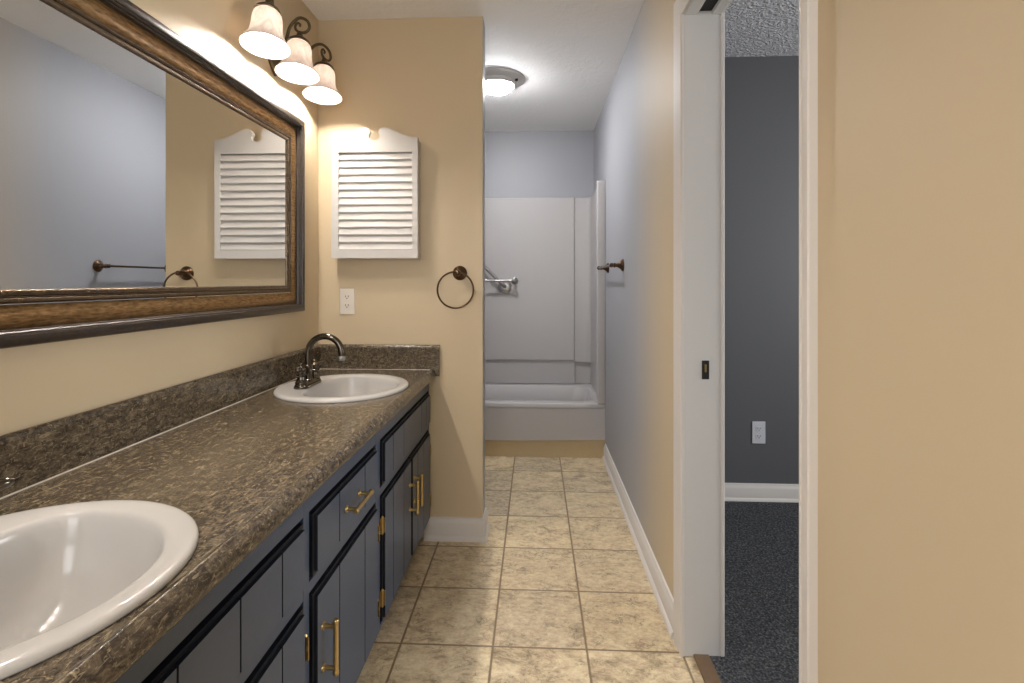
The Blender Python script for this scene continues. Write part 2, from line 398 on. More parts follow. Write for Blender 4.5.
# the doorway: pocket door opening with casings
dr = thing('door_1', 'white cased doorway to the carpeted room, no door leaf showing', 'doorway', (XR, OY1, 0), kind='structure')
jt = 0.014
build('jamb', MB().box(XR-0.001, XR2+0.001, OY1-jt, OY1, 0, OZ), M['jamb'], dr, bevel=0.003)
build('jamb', MB().box(XR-0.001, XR+0.045, OY0, OY0+jt, 0, OZ).box(XR2-0.045, XR2+0.001, OY0, OY0+jt, 0, OZ), M['jamb'], dr, bevel=0.003)
build('head_jamb', MB().box(XR-0.001, 0.522, OY0, OY1-jt, OZ-jt, OZ).box(0.568, XR2+0.001, OY0, OY1-jt, OZ-jt, OZ), M['jamb'], dr, bevel=0.002)
tag(build('track_slot', MB().box(0.522, 0.568, OY0, OY1-jt, OZ-0.001, OZ+0.004), M['dark'], dr, smooth=0), 'dark sliding track slot')
CAS = [(0.0, 0.0), (0.0, 0.009), (0.004, 0.012), (0.012, 0.013), (0.016, 0.011), (0.03, 0.014), (0.048, 0.017), (0.055, 0.017), (0.057, 0.014), (0.057, 0.0)]
def casing(xface, sgn, y0, y1, z1, wn, wf):
    """mitred casing round the opening; profile (distance outwards, thickness)"""
    m = MB()
    def ring(w, t):
        x = xface+sgn*t
        kn, kf = wn/0.057, wf/0.057
        return [(x, y0-w*kn, 0), (x, y0-w*kn, z1+w*kf), (x, y1+w*kf, z1+w*kf), (x, y1+w*kf, 0)]
    rings = [ring(w, t) for w, t in CAS]
    ls = [[r[i] for r in rings] for i in range(4)]
    return m.loops(ls)
build('casing', casing(XR, -1, OY0+0.004, OY1-jt-0.004+0.004, OZ-jt+0.004, 0.041, 0.068), M['trim'], dr, smooth=25)
build('casing', casing(XR2, 1, OY0+0.004, OY1-jt-0.002, OZ-jt+0.004, 0.057, 0.057), M['trim'], dr, smooth=25)
st = build('strike_plate', MB().box(0.537, 0.560, OY1-jt-0.0025, OY1-jt+0.001, 0.897, 0.957), M['dark'], dr, bevel=0.001)
tag(st, 'black strike plate')
build('catch', MB().box(0.5455, 0.5515, OY1-jt-0.004, OY1-jt, 0.920, 0.945), M['gold'], st, bevel=0.001)

# ------------------------------------------------------------------ vanity cabinet
FX, DX = -0.4985, -0.4865                    # face frame front, door front
VY0, VY1 = 0.27, YP-0.003
van = thing('vanity_cabinet', 'long navy blue vanity cabinet with gold handles along the left wall', 'cabinet', (-0.75, 1.30, 0))
mb = MB()
for y0, y1 in ((VY0, 0.318), (1.055, 1.083), (1.545, 1.588), (2.318, VY1)): mb.box(FX-0.02, FX, y0, y1, 0.09, 0.762)
for z0, z1 in ((0.702, 0.762), (0.522, 0.546), (0.09, 0.104)): mb.box(FX-0.0201, FX-0.0003, VY0, VY1, z0, z1)
build('face_frame', mb, M['navy'], van, smooth=0)
mb = MB().box(XL+0.003, FX-0.02, VY0, VY0+0.018, 0.09, 0.760).box(XL+0.003, FX-0.02, VY1-0.018, VY1, 0.09, 0.760).box(XL+0.003, FX-0.02, VY0, VY1, 0.075, 0.09)
mb.box(XL+0.003, XL+0.012, VY0, VY1, 0.09, 0.75).box(XL+0.1, FX-0.02, 1.06, 1.078, 0.09, 0.75).box(XL+0.1, FX-0.02, 1.558, 1.576, 0.09, 0.75)
build('carcass', mb, M['inside'], van, smooth=0)
build('toe_kick', MB().box(XL+0.003, -0.566, VY0, VY1, 0, 0.076), M['navy'], van, smooth=0)
def plank(y0, y1, z0, z1, grooves):
    """door or drawer slab: a lipped backing board and a planked face with V grooves, front at DX"""
    L = 0.0085
    m = MB(); m.cur = 0
    m.box(DX-0.021, DX-0.008, y0, y1, z0, z1)
    m.mi = [1]*6
    pts = [(DX-0.0085, y0+L), (DX-0.0085, y1-L), (DX, y1-L)]; kinds = [0, 1, 0]
    for g in sorted(grooves, reverse=True):
        pts += [(DX, g+0.0022), (DX-0.0055, g+0.0012), (DX-0.0055, g-0.0012), (DX, g-0.0022)]; kinds += [1, 1, 1, 0]
    pts += [(DX, y0+L)]; kinds += [1]
    n = len(m.f); m.prism(pts, 'z', z0+L, z1-L); m.mi[n:] = kinds+[1, 1]
    return m
def pull_mb(c, axis, span=0.096, length=0.128):
    m = MB(); x = DX+0.030; cy, cz = c
    def at(s, xx): return (xx, cy+s, cz) if axis == 'y' else (xx, cy, cz+s)
    L = length/2
    m.tube([at(s, x) for s in (-L, -L+0.003, -L+0.008, -L+0.010, -L+0.014, L-0.014, L-0.010, L-0.008, L-0.003, L)],
           [0.0055, 0.0075, 0.0075, 0.0062, 0.0058, 0.0058, 0.0062, 0.0075, 0.0075, 0.0055], 12)
    for s in (-span/2, span/2):
        m.tube([at(s, xx) for xx in (DX, DX+0.003, DX+0.005, DX+0.022, x)], [0.0095, 0.009, 0.0055, 0.005, 0.006], 12)
    return m
def hinge_mb(y, z, side):
    """butterfly cabinet hinge on the reveal beside the door; side = which way the door lies"""
    m = MB(); x = FX+0.0005
    m.tube([(x+0.006, y, z-0.030), (x+0.006, y, z-0.026), (x+0.006, y, z-0.025), (x+0.006, y, z+0.025), (x+0.006, y, z+0.026), (x+0.006, y, z+0.030)], [0.002, 0.0045, 0.0036, 0.0036, 0.0045, 0.002], 8)
    out = [(0, -0.024), (0.009, -0.024), (0.013, -0.016), (0.008, -0.008), (0.015, 0), (0.008, 0.008), (0.013, 0.016), (0.009, 0.024), (0, 0.024)]
    m.prism([(y-side*a, z+b) for a, b in out], 'x', x, x+0.0022)
    m.prism([(y+side*a*0.4, z+b) for a, b in out], 'x', x+0.008, x+0.0145)
    return m
HZ = (0.425, 0.190)
def door(y0, y1, grooves, hy, handle_y):
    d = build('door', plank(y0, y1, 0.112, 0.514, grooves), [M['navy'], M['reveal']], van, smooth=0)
    h = build('handle', pull_mb((handle_y, 0.372), 'z'), M['gold'], d); tag(h, 'gold bar handle')
    for z in HZ:
        side = 1 if hy < (y0+y1)/2 else -1
        build('hinge', hinge_mb(hy, z, side), M['gold'], d, smooth=30)
door(0.326, 0.682, (0.44, 0.57), 0.322, 0.650)
door(0.690, 1.046, (0.806, 0.943), 1.0505, 0.722)
door(1.091, 1.536, (1.226, 1.412), 1.5405, 1.128)
door(1.597, 1.955, (1.700, 1.838), 1.5925, 1.925)
door(1.964, 2.309, (2.060, 2.170), 2.3135, 1.996)
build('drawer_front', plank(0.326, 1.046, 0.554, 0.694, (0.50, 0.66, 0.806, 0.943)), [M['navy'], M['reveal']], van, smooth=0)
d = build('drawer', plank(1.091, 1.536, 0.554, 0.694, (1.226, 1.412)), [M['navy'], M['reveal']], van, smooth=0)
tag(build('handle', pull_mb((1.318, 0.624), 'y'), M['gold'], d), 'gold bar handle')
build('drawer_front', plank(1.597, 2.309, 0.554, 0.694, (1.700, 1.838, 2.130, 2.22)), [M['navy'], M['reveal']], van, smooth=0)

# ------------------------------------------------------------------ countertop with backsplash
SINKS = [(-0.738, 1.900), (-0.742, 0.640)]
ctop = thing('countertop', 'brown stone-look countertop with rolled edge holding two round sinks', 'countertop', (-0.75, 1.30, 0.765))
CY0, CY1 = 0.255, YP-0.001
def counter():
    bm = bmesh.new()
    def loop(pts):
        vs = [bm.verts.new(p) for p in pts]
        return [bm.edges.new((vs[i], vs[(i+1) % len(vs)])) for i in range(len(vs))]
    xb = -0.4925
    e = loop([(XL+0.001, CY0, ZC), (xb, CY0, ZC), (xb, CY1, ZC), (XL+0.001, CY1, ZC)])
    for cx, cy in SINKS:
        e += loop([(cx+0.231*math.cos(2*PI*i/48), cy+0.231*math.sin(2*PI*i/48), ZC) for i in range(48)])
    bmesh.ops.triangle_fill(bm, use_beauty=True, edges=e)
    vs = [tuple(v.co) for v in bm.verts]; bm.verts.index_update()
    fs = [[v.index for v in f.verts] for f in bm.faces]
    bm.free()
    m = MB().add(vs, fs)
    prof = [(xb, ZC), (-0.4885, ZC+0.0008), (-0.4855, ZC+0.0026), (-0.4838, ZC+0.0033), (-0.4822, ZC+0.0031), (-0.4800, ZC+0.0015), (-0.4755, ZC-0.0020), (-0.4700, ZC-0.0080), (-0.4655, ZC-0.0160), (-0.4640, ZC-0.0250), (-0.4652, ZC-0.0330), (-0.4690, ZC-0.0375), (-0.4750, ZC-0.0390), (-0.480, ZC-0.0390), (-0.480, ZC-0.020), (xb, ZC-0.012)]
    m.prism(prof, 'y', CY0, CY1)
    return m
build('worktop', counter(), M['laminate'], ctop, smooth=50)
def splash_prof(sgn, x):               # (distance from wall, z)
    return [(0, ZC), (0.020, ZC), (0.020, ZC+0.097), (0.0206, ZC+0.100), (0.0204, ZC+0.105), (0.0180, ZC+0.110), (0.0140, ZC+0.1138), (0.0100, ZC+0.1154), (0.0080, ZC+0.1155), (0.0062, ZC+0.1145), (0.0030, ZC+0.1105), (0, ZC+0.109)]
mb = MB().prism([(XL+0.0005+d, z) for d, z in splash_prof(1, 0)], 'y', CY0, CY1)
build('backsplash', mb, M['laminate'], ctop, smooth=60)
mb = MB().prism([(CY1-d, z) for d, z in splash_prof(1, 0)], 'x', XL+0.0205, -0.446)
mb.box(-0.464, -0.447, CY1-0.019, CY1, ZC-0.03, ZC)
build('side_splash', mb, M['laminate'], ctop, smooth=60)
mb = MB().tube([(XL+0.0215, CY0, ZC+0.0005), (XL+0.0215, CY1-0.022, ZC+0.0005)], 0.0022, 8).tube([(XL+0.0215, CY1-0.0215, ZC+0.0005), (-0.49, CY1-0.0215, ZC+0.0005)], 0.0008, 8)
tag(build('caulk_bead', mb, M['caulk'], ctop), 'white caulk line')

# ------------------------------------------------------------------ sinks
def opening(a, k=1.0):
    c, s = math.cos(a), math.sin(a)
    x = 0.203*c if c >= 0 else -0.110*abs(c)**0.6
    return x, 0.193*s
def make_sink(cx, cy, label):
    t = thing('sink', label, 'sink', (cx, cy, ZC), 'round white sinks in the countertop')
    n = 72; A = [2*PI*i/n for i in range(n)]; ls = []
    R = 0.246
    for r, z in ((R-0.018, 0.0003), (R-0.001, 0.0003), (R, 0.003), (R-0.0010, 0.0075), (R-0.0045, 0.0112), (R-0.010, 0.0130), (R-0.020, 0.0136)):
        ls.append([(cx+r*math.cos(a), cy+r*math.sin(a), ZC+z) for a in A])
    def op(k, dz, grow=0.0, shift=0.0):
        l = []
        for a in A:
            x, y = opening(a); d = math.hypot(x, y)
            x, y = x*k+x/d*grow+shift, y*k+y/d*grow
            l.append((cx+x, cy+y, ZC+dz))
        return l
    ls += [op(1, 0.0132, 0.014), op(1, 0.0118, 0.008), op(1, 0.0085, 0.003), op(1, 0.003, 0.0), op(0.985, -0.008), op(0.96, -0.035), op(0.90, -0.075, 0, 0.003), op(0.78, -0.112, 0, 0.01), op(0.55, -0.138, 0, 0.018), op(0.28, -0.147, 0, 0.024)]
    ls.append([(cx+0.032+0.022*math.cos(a), cy+0.022*math.sin(a), ZC-0.149) for a in A])
    ls.append([(cx+0.032+0.021*math.cos(a), cy+0.021*math.sin(a), ZC-0.160) for a in A])
    build('basin', MB().loops(ls, False, True), M['porcelain'], t, smooth=70)
    mb = MB().lathe([(0.012, -0.1545), (0.0215, -0.1500), (0.024, -0.1478), (0.024, -0.1465), (0.017, -0.1465), (0.015, -0.150), (0.0, -0.150)], (cx+0.032, cy, ZC), n=24, cap0=False, cap1=False)
    tag(build('drain', mb, M['nickel'], t), 'metal drain ring')
    return t
make_sink(*SINKS[0], 'round white sink at the far end of the counter beside the partition wall')
make_sink(*SINKS[1], 'round white sink at the near end of the counter, partly out of view')

# ------------------------------------------------------------------ faucets
def make_faucet(fx, fy, label, reach):
    z = ZC+0.0136
    t = thing('faucet', label, 'faucet', (fx, fy, z), 'gooseneck faucets on the sinks')
    def stadium(L, w, zz, n=10):
        p = []
        for i in range(n+1): a = -PI/2+PI*i/n+PI/2; p.append((fx+w*math.cos(a), fy+L+w*math.sin(a), zz))
        for i in range(n+1): a = PI+PI*i/n; p.append((fx+w*math.cos(a), fy-L+w*math.sin(a), zz))
        return p
    mb = MB().loops([stadium(0.055, 0.027, z), stadium(0.055, 0.027, z+0.006), stadium(0.055, 0.0245, z+0.008), stadium(0.055, 0.0235, z+0.012), stadium(0.055, 0.0215, z+0.014), stadium(0.055, 0.020, z+0.018), stadium(0.055, 0.016, z+0.021)])
    build('base_plate', mb, M['nickel'], t, smooth=30)
    mb = MB().lathe([(0.021, 0.018), (0.021, 0.022), (0.017, 0.026), (0.0155, 0.04), (0.0165, 0.062), (0.019, 0.066), (0.019, 0.072), (0.0155, 0.076), (0.013, 0.082)], (fx, fy, z), n=24)
    r = 0.066; arc = [(fx, fy, z+0.07), (fx, fy, z+0.10)]+[(fx+r-r*math.cos(a), fy, z+0.122+r*math.sin(a)) for a in [PI*i/16*1.06 for i in range(17)]]
    mb.tube(arc, 0.0122, 14)
    sp = build('spout', mb, M['nickel'], t)
    e, e0 = Vector(arc[-1]), Vector(arc[-2]); dv = (e-e0).normalized()
    mb = MB().tube([e-dv*0.004, e, e+dv*0.003, e+dv*0.010, e+dv*0.014], [0.0124, 0.0148, 0.0154, 0.0150, 0.0125], 16)
    build('aerator', mb, M['chrome'], sp)
    for s in (-1, 1):
        hy = fy+s*0.055
        mb = MB().lathe([(0.0215, 0.018), (0.0215, 0.023), (0.0175, 0.028), (0.0150, 0.036), (0.0145, 0.044), (0.0185, 0.048), (0.0185, 0.053), (0.0145, 0.057), (0.0175, 0.063), (0.0165, 0.072), (0.010, 0.079), (0.005, 0.082), (0.007, 0.087), (0.001, 0.092)], (fx, hy, z), n=20)
        dx, dy, LL = (0.50, 0.866, reach) if s > 0 else (0.25, -0.968, 0.066)
        p = [(fx+dx*LL*q, hy+dy*LL*q, z+0.069+e) for q, e in ((0.06, 0.0), (0.27, 0.002), (0.54, 0.007), (0.78, 0.011), (0.92, 0.012), (1.0, 0.0122))]
        mb.tube(p, [0.0085, 0.0065, 0.0078, 0.0096, 0.0084, 0.004], 12)
        build('handle', mb, M['nickel'], t)
    return t
make_faucet(-0.872, 1.885, 'dark metal gooseneck faucet on the far sink', 0.056)
make_faucet(-0.872, 0.622, 'dark metal faucet on the near sink, only a lever tip showing', 0.092)

# ------------------------------------------------------------------ framed mirror
mir = thing('wall_mirror', 'large framed mirror in dark and gold moulding above the vanity', 'mirror', (XL, 1.28, 1.085))
MY0, MY1, MZ0, MZ1 = 0.46, 2.105, 1.086, 1.897
def mould(prof):
    """mitred moulding: prof = (inset from the outer edge, height off the wall)"""
    ls = []
    for k in range(5):
        l = []
        for w, h in prof:
            y0, y1, z0, z1 = MY0+w, MY1-w, MZ0+w, MZ1-w
            c = [(y0, z0), (y1, z0), (y1, z1), (y0, z1)][k % 4]
            l.append((XL+h, c[0], c[1]))
        ls.append(l)
    return MB().loops(ls, False, False)
build('outer_moulding', mould([(0, 0.0005), (0, 0.040), (0.002, 0.0435), (0.005, 0.045), (0.0215, 0.045), (0.0235, 0.0438), (0.0245, 0.040), (0.0255, 0.0395), (0.0275, 0.0405), (0.0295, 0.0385), (0.030, 0.032), (0.0315, 0.0315), (0.033, 0.029), (0.0335, 0.018), (0.0345, 0.0), (0.0, 0.0005)]), M['frame_dark'], mir, smooth=40)
build('gilt_band', mould([(0.0337, 0.001), (0.0337, 0.0195), (0.037, 0.0215), (0.044, 0.0245), (0.053, 0.0255), (0.062, 0.0240), (0.071, 0.0200), (0.0785, 0.0155), (0.0785, 0.001), (0.0337, 0.001)]), M['frame_gold'], mir, smooth=40)
build('inner_bead', mould([(0.0785, 0.001), (0.0785, 0.0135), (0.081, 0.0135), (0.0825, 0.0215), (0.0860, 0.0245), (0.0895, 0.0245), (0.093, 0.022), (0.0945, 0.0185), (0.0965, 0.0185), (0.098, 0.0225), (0.102, 0.0235), (0.107, 0.022), (0.110, 0.0175), (0.110, 0.001), (0.0785, 0.001)]), M['frame_bead'], mir, smooth=40)
tag(build('glass', MB().box(XL+0.003, XL+0.0165, MY0+0.08, MY1-0.08, MZ0+0.08, MZ1-0.08), M['mirror'], mir, smooth=0), 'mirror glass')

# ------------------------------------------------------------------ vanity lights
BX, BZ = -0.926, 2.018
def make_light(yc, label):
    t = thing('vanity_light', label, 'wall light', (XL, yc, 2.11), 'three-shade vanity lights above the mirror')
    half = [(0.0, 2.022), (0.012, 2.032), (0.030, 2.048), (0.046, 2.064), (0.044, 2.076), (0.050, 2.090), (0.050, 2.115), (0.046, 2.150), (0.034, 2.176), (0.018, 2.190), (0.0, 2.198)]
    out = [(yc+a, z) for a, z in half]+[(yc-a, z) for a, z in reversed(half[1:-1])]
    mb = MB().prism(out, 'x', XL+0.0003, XL+0.010)
    mb.prism([(yc+(y-yc)*0.78, 2.112+(z-2.112)*0.8) for y, z in out], 'x', XL+0.009, XL+0.017)
    mb.lathe([(0.014, 0.014), (0.012, 0.022), (0.009, 0.030)], (XL, yc, 2.135), 'x', 16)
    build('backplate', mb, M['antique'], t, bevel=0.002)
    bx = XL+0.026
    K = 1.079
    for dy in (-0.231, 0.0, 0.231):
        y = yc+dy
        # the arm runs from the boss towards the bell; d is measured from the bell axis along that line
        L = math.hypot(BX-bx, dy); ux, uy = (BX-bx)/L, dy/L
        if dy:
            prof = [(-L+0.0, 2.135), (-L*0.78, 2.128), (-L*0.46, 2.155), (-0.075, 2.208), (-0.042, 2.237), (-0.006, 2.250), (0.028, 2.240)]
        else:
            prof = [(-L+0.0, 2.135), (-0.062, 2.138), (-0.053, 2.170), (-0.038, 2.218), (-0.004, 2.250), (0.028, 2.240)]
        prof += [(0.039, 2.214), (0.026, 2.195), (0.004, 2.193), (-0.014, 2.203), (-0.018, 2.220), (-0.008, 2.231), (0.002, 2.224), (-0.002, 2.216)]
        sp = smooth_path([(BX+ux*d, y+uy*d, z) for d, z in prof], 6); m = len(sp)
        build('arm', MB().tube(sp, [0.0068-0.0026*i/m for i in range(m)], 10), M['antique'], t)
        # the bell hangs a few degrees out of plumb
        lean = Matrix.Translation((BX, y, BZ+0.17)) @ Matrix.Rotation(-LEAN, 4, 'X') @ Matrix.Translation((-BX, -y, -BZ-0.17))
        cap = MB().lathe([(r*K, h*K) for r, h in [(0.037, 0.121), (0.040, 0.119), (0.036, 0.128), (0.024, 0.138), (0.012, 0.146), (0.009, 0.160)]], (BX, y, BZ), n=24).xform(lean)
        build('shade_cap', cap, M['antique'], t)
        prof = [(0.0745, 0.0), (0.0745, 0.003), (0.070, 0.010), (0.060, 0.024), (0.0515, 0.040), (0.0468, 0.060), (0.0455, 0.080), (0.0445, 0.097), (0.040, 0.112), (0.031, 0.122), (0.022, 0.127)]
        inner = [(max(r-0.003, 0.005), h+0.0005) for r, h in reversed(prof)]
        inner[0] = (0.019, 0.1245); inner[-1] = (0.0725, 0.0005)
        sh = MB().lathe([(r*K, h*K) for r, h in prof+inner], (BX, y, BZ), n=40, cap0=False, cap1=False)
        n0 = len(prof+inner); k = 40
        sh.f += [[i, (i+1) % k, (n0-1)*k+(i+1) % k, (n0-1)*k+i] for i in range(k)]; sh.mi += [0]*k
        tag(build('shade', sh.xform(lean), M['shade'], t, smooth=60), 'white marbled glass bell shade')
        bl = MB().lathe([(0.003, 0.020), (0.010, 0.023), (0.016, 0.030), (0.018, 0.040), (0.017, 0.050), (0.013, 0.062), (0.012, 0.074), (0.012, 0.124)], (BX, y, BZ), n=18)
        build('bulb', bl.xform(lean), M['bulb'], t)
    return t
LEAN = math.radians(7)
make_light(1.930, 'bronze three-shade wall light with scroll arms above the mirror end')
make_light(0.66, 'bronze three-shade wall light above the near sink, out of view')

# ------------------------------------------------------------------ louvered wall cabinet
lc = thing('louvered_cabinet', 'white louvered wall cabinet with scalloped top on the tan partition', 'cabinet', (-0.735, YP, 1.318))
LX0, LX1, LZ0, LZ1, LYF = -0.937, -0.536, 1.319, 1.872, 2.262
build('box', MB().box(LX0+0.004, LX1-0.004, LYF+0.02, YP-0.0005, LZ0+0.003, LZ1-0.006), M['white'], lc, bevel=0.002)
IX0, IX1, IZ0, IZ1 = -0.904, -0.562, 1.357, 1.806
lx = lambda s: LX0+(LX1-LX0)*s
xm = (LX0+LX1)/2
top = [(LX0, LZ1), (lx(0.10), LZ1+0.004), (lx(0.18), LZ1+0.014), (lx(0.26), LZ1+0.030), (lx(0.33), LZ1+0.044), (lx(0.385), LZ1+0.049), (lx(0.425), LZ1+0.044), (lx(0.450), LZ1+0.030), (lx(0.452), LZ1+0.022), (lx(0.437), LZ1+0.013), (lx(0.435), LZ1+0.003), (lx(0.455), LZ1-0.008), (xm, LZ1-0.012)]
top = top+[(2*xm-x, z) for x, z in reversed(top[:-1])]
dmb = MB()
dmb.prism([(LX0, IZ1)]+top+[(LX1, IZ1)], 'y', LYF, LYF+0.02)
dmb.box(LX0, IX0, LYF, LYF+0.02, LZ0, IZ1).box(IX1, LX1, LYF, LYF+0.02, LZ0, IZ1).box(IX0, IX1, LYF, LYF+0.02, LZ0, IZ0)
ldoor = build('door_frame', dmb, M['white'], lc, smooth=25)
lm = MB(); NL = 13
lm.box(IX0, IX1, LYF+0.0185, LYF+0.0198, IZ0, IZ1)
ph = (IZ1-IZ0)/NL
for i in range(NL):
    z = IZ0+ph*i
    prof = [(LYF+0.0025, z+0.0005), (LYF+0.0015, z+0.004), (LYF+0.0110, z+ph*1.06), (LYF+0.0150, z+ph*1.06), (LYF+0.0065, z+0.0005)]
    if i == NL-1: prof = [(y, min(q, IZ1-0.004)) for y, q in prof]
    lm.prism(prof, 'x', IX0, IX1)
build('louvers', lm, M['white'], ldoor, smooth=0)

# ------------------------------------------------------------------ electrical outlets
def make_outlet(px, pw, pz, h, wall_y, label, m, w=0.072):
    t = thing('wall_outlet', label, 'outlet', (px, wall_y, pz), 'white duplex wall outlets')
    pl = MB().prism([(px-w/2, pz-h/2), (px+w/2, pz-h/2), (px+w/2, pz+h/2), (px-w/2, pz+h/2)], 'y', wall_y-0.006, wall_y-0.0003)
    build('cover_plate', pl, m, t, bevel=0.003, seg=3)
    for s in (-1, 1):
        cz = pz+s*h*0.17; r = 0.0165
        pts = [(px+r*math.cos(a), cz+max(-0.0125, min(0.0125, r*math.sin(a)))) for a in [2*PI*i/28 for i in range(28)]]
        so = build('socket', MB().prism(pts, 'y', wall_y-0.0078, wall_y-0.0055), m, t, smooth=0)
        sl = MB().box(px-0.0078, px-0.0052, wall_y-0.0082, wall_y-0.0076, cz-0.001, cz+0.0075).box(px+0.0052, px+0.0078, wall_y-0.0082, wall_y-0.0076, cz-0.001, cz+0.0075)
        sl.lathe([(0.0026, 0.0076), (0.0026, 0.0082)], (px, wall_y, cz-0.0062), '-y', 10)
        build('slots', sl, M['dark'], so, smooth=0)
    build('screw', MB().lathe([(0.003, 0.0055), (0.003, 0.0072), (0.001, 0.0076)], (px, wall_y, pz), '-y', 12), m, t)
    return t
make_outlet(-0.889, 0, 1.118, 0.122, YP, 'white duplex outlet on the tan partition under the louvered cabinet', M['plastic'])
make_outlet(1.232, 0, 0.380, 0.122, 2.82, 'pale outlet low on the dark grey wall through the doorway', simple('outlet_white', rgb(206, 208, 214), 0.35))

# ------------------------------------------------------------------ towel ring
tr = thing('towel_ring', 'bronze towel ring on the tan partition near its free end', 'towel ring', (-0.352, YP, 1.252))
px, pz = -0.352, 1.252
mb = MB().lathe([(0.034, 0.0003), (0.034, 0.005), (0.031, 0.009), (0.024, 0.013), (0.018, 0.020), (0.013, 0.030), (0.010, 0.038), (0.0125, 0.042), (0.0125, 0.048), (0.010, 0.053), (0.012, 0.058), (0.011, 0.066), (0.005, 0.071), (0.001, 0.072)], (px, YP, pz), '-y', 28)
build('mounting_post', mb, M['bronze'], tr)
rc = (px-0.012, YP-0.061, pz-0.078); R = 0.083
mb = MB().tube([(rc[0]+R*math.sin(a), rc[1], rc[2]+R*math.cos(a)) for a in [2*PI*i/56 for i in range(56)]], 0.0042, 10, closed=True)
build('ring', mb, M['bronze'], tr)

# ------------------------------------------------------------------ towel bar on the right wall
tb = thing('towel_bar', 'dark bronze towel bar on the grey right wall before the tub', 'towel bar', (XR, 3.07, 1.30))
for y in (2.76, 3.31):
    mb = MB().lathe([(0.034, 0.0003), (0.034, 0.005), (0.030, 0.010), (0.021, 0.016), (0.015, 0.026), (0.011, 0.034), (0.010, 0.040), (0.0135, 0.044), (0.0135, 0.049), (0.010, 0.053), (0.0125, 0.060), (0.0125, 0.068), (0.006, 0.074), (0.001, 0.075)], (XR, y, 1.302), '-x', 24)
    build('post', mb, M['bronze'], tb)
mb = MB().tube([(XR-0.062, y, 1.302) for y in (2.725, 2.735, 2.745, 2.75, 2.76, 3.31, 3.32, 3.325, 3.335, 3.345)], [0.003, 0.008, 0.008, 0.006, 0.0062, 0.0062, 0.006, 0.008, 0.008, 0.003], 12)
build('bar', mb, M['bronze'], tb)

# ------------------------------------------------------------------ bathtub and surround
tub = thing('bathtub', 'white alcove bathtub with plain apron at the far end of the room', 'bathtub', (-0.28, 3.77, 0))
def rrect(x0, x1, y0, y1, r, z, n=6):
    p = []
    for cx, cy, a0 in ((x1-r, y1-r, 0), (x0+r, y1-r, PI/2), (x0+r, y0+r, PI), (x1-r, y0+r, 3*PI/2)):
        for i in range(n+1):
            a = a0+PI/2*i/n; p.append((cx+r*math.cos(a), cy+r*math.sin(a), z))
    return p
TX0_, TX1_ = XL+0.004, XR-0.0005
mb = MB().loops([rrect(TX0_, TX1_, YT, YB-0.002, 0.004, 0.34), rrect(TX0_, TX1_, YT, YB-0.002, 0.004, 0.366), rrect(TX0_, TX1_, YT+0.004, YB-0.002, 0.006, 0.374), rrect(TX0_+0.004, TX1_-0.004, YT+0.012, YB-0.004, 0.008, 0.377),
                 rrect(TX0_+0.07, TX1_-0.055, YT+0.070, YB-0.10, 0.10, 0.377), rrect(TX0_+0.078, TX1_-0.062, YT+0.078, YB-0.108, 0.10, 0.371), rrect(TX0_+0.10, TX1_-0.085, YT+0.10, YB-0.12, 0.11, 0.25), rrect(TX0_+0.17, TX1_-0.13, YT+0.13, YB-0.15, 0.12, 0.08), rrect(TX0_+0.25, TX1_-0.2, YT+0.19, YB-0.21, 0.1, 0.055)], False, True)
build('basin', mb, M['fibreglass'], tub, smooth=50)
# apron with a softly bowed lower edge
ap = [(TX0_, 0.345)]; 
ap += [(TX0_, 0.118)]
for i in range(13):
    s = i/12; x = TX0_+(TX1_-TX0_)*s
    ap.append((x, 0.116+0.022*max(0, (s-0.35)/0.65)**2*0+0.008*math.sin(PI*s)*(-1)+0.012*s))
ap += [(TX1_, 0.345)]
build('apron', MB().prism(ap, 'y', YT, YT+0.012), M['fibreglass'], tub, bevel=0.003)
sur = thing('tub_surround', 'white moulded wall surround above the bathtub', 'shower surround', (-0.28, 4.08, 0.377))
ZS = 1.90; YW = YB-0.001
mb = MB().box(TX0_, XR-0.001, YW-0.012, YW, 0.379, ZS)
build('back_liner', mb, M['fibreglass'], sur, bevel=0.003)
build('back_panel', MB().box(-0.90, 0.322, YW-0.048, YW-0.011, 0.572, ZS-0.002), M['fibreglass'], sur, bevel=0.008, seg=3)
build('back_ledge', MB().box(-0.90, 0.326, YW-0.030, YW-0.011, 0.379, 0.575), M['fibreglass'], sur, bevel=0.004)
# rounded corner column with a soap recess below it
def corner(z0, z1, r, x1=0.453, back=YW-0.012):
    pts = [(x1, back), (x1, back-r)]+[(x1-r+r*math.cos(a)-0.0, back-r+r*math.sin(a)) for a in [PI/2*i/8 for i in range(1, 8)]]+[(x1-r, back)]
    return MB().prism([(0.3225, back), (0.3225, back-0.022), (x1-0.035, back-0.026), (x1-0.010, back-0.036), (x1-0.002, back-0.055), (x1, back-0.08), (x1, back)], 'z', z0, z1)
build('corner_column', corner(0.560, ZS-0.004, 0.06), M['fibreglass'], sur, smooth=60)
build('side_panel', MB().box(0.453, 0.4815, YT+0.02, YW-0.0115, 0.379, ZS), M['fibreglass'], sur, bevel=0.004)
build('side_panel', MB().box(TX0_, TX0_+0.03, YT+0.02, YW-0.0115, 0.379, ZS), M['fibreglass'], sur, bevel=0.004)
mb = MB().prism([(0.424, YT+0.03), (0.424, YT-0.002), (0.428, YT-0.008), (0.473, YT-0.008), (0.4815, YT-0.004), (0.4815, YT+0.03)], 'z', 0.379, ZS+0.005)
build('front_flange', mb, M['fibreglass'], sur, bevel=0.003)

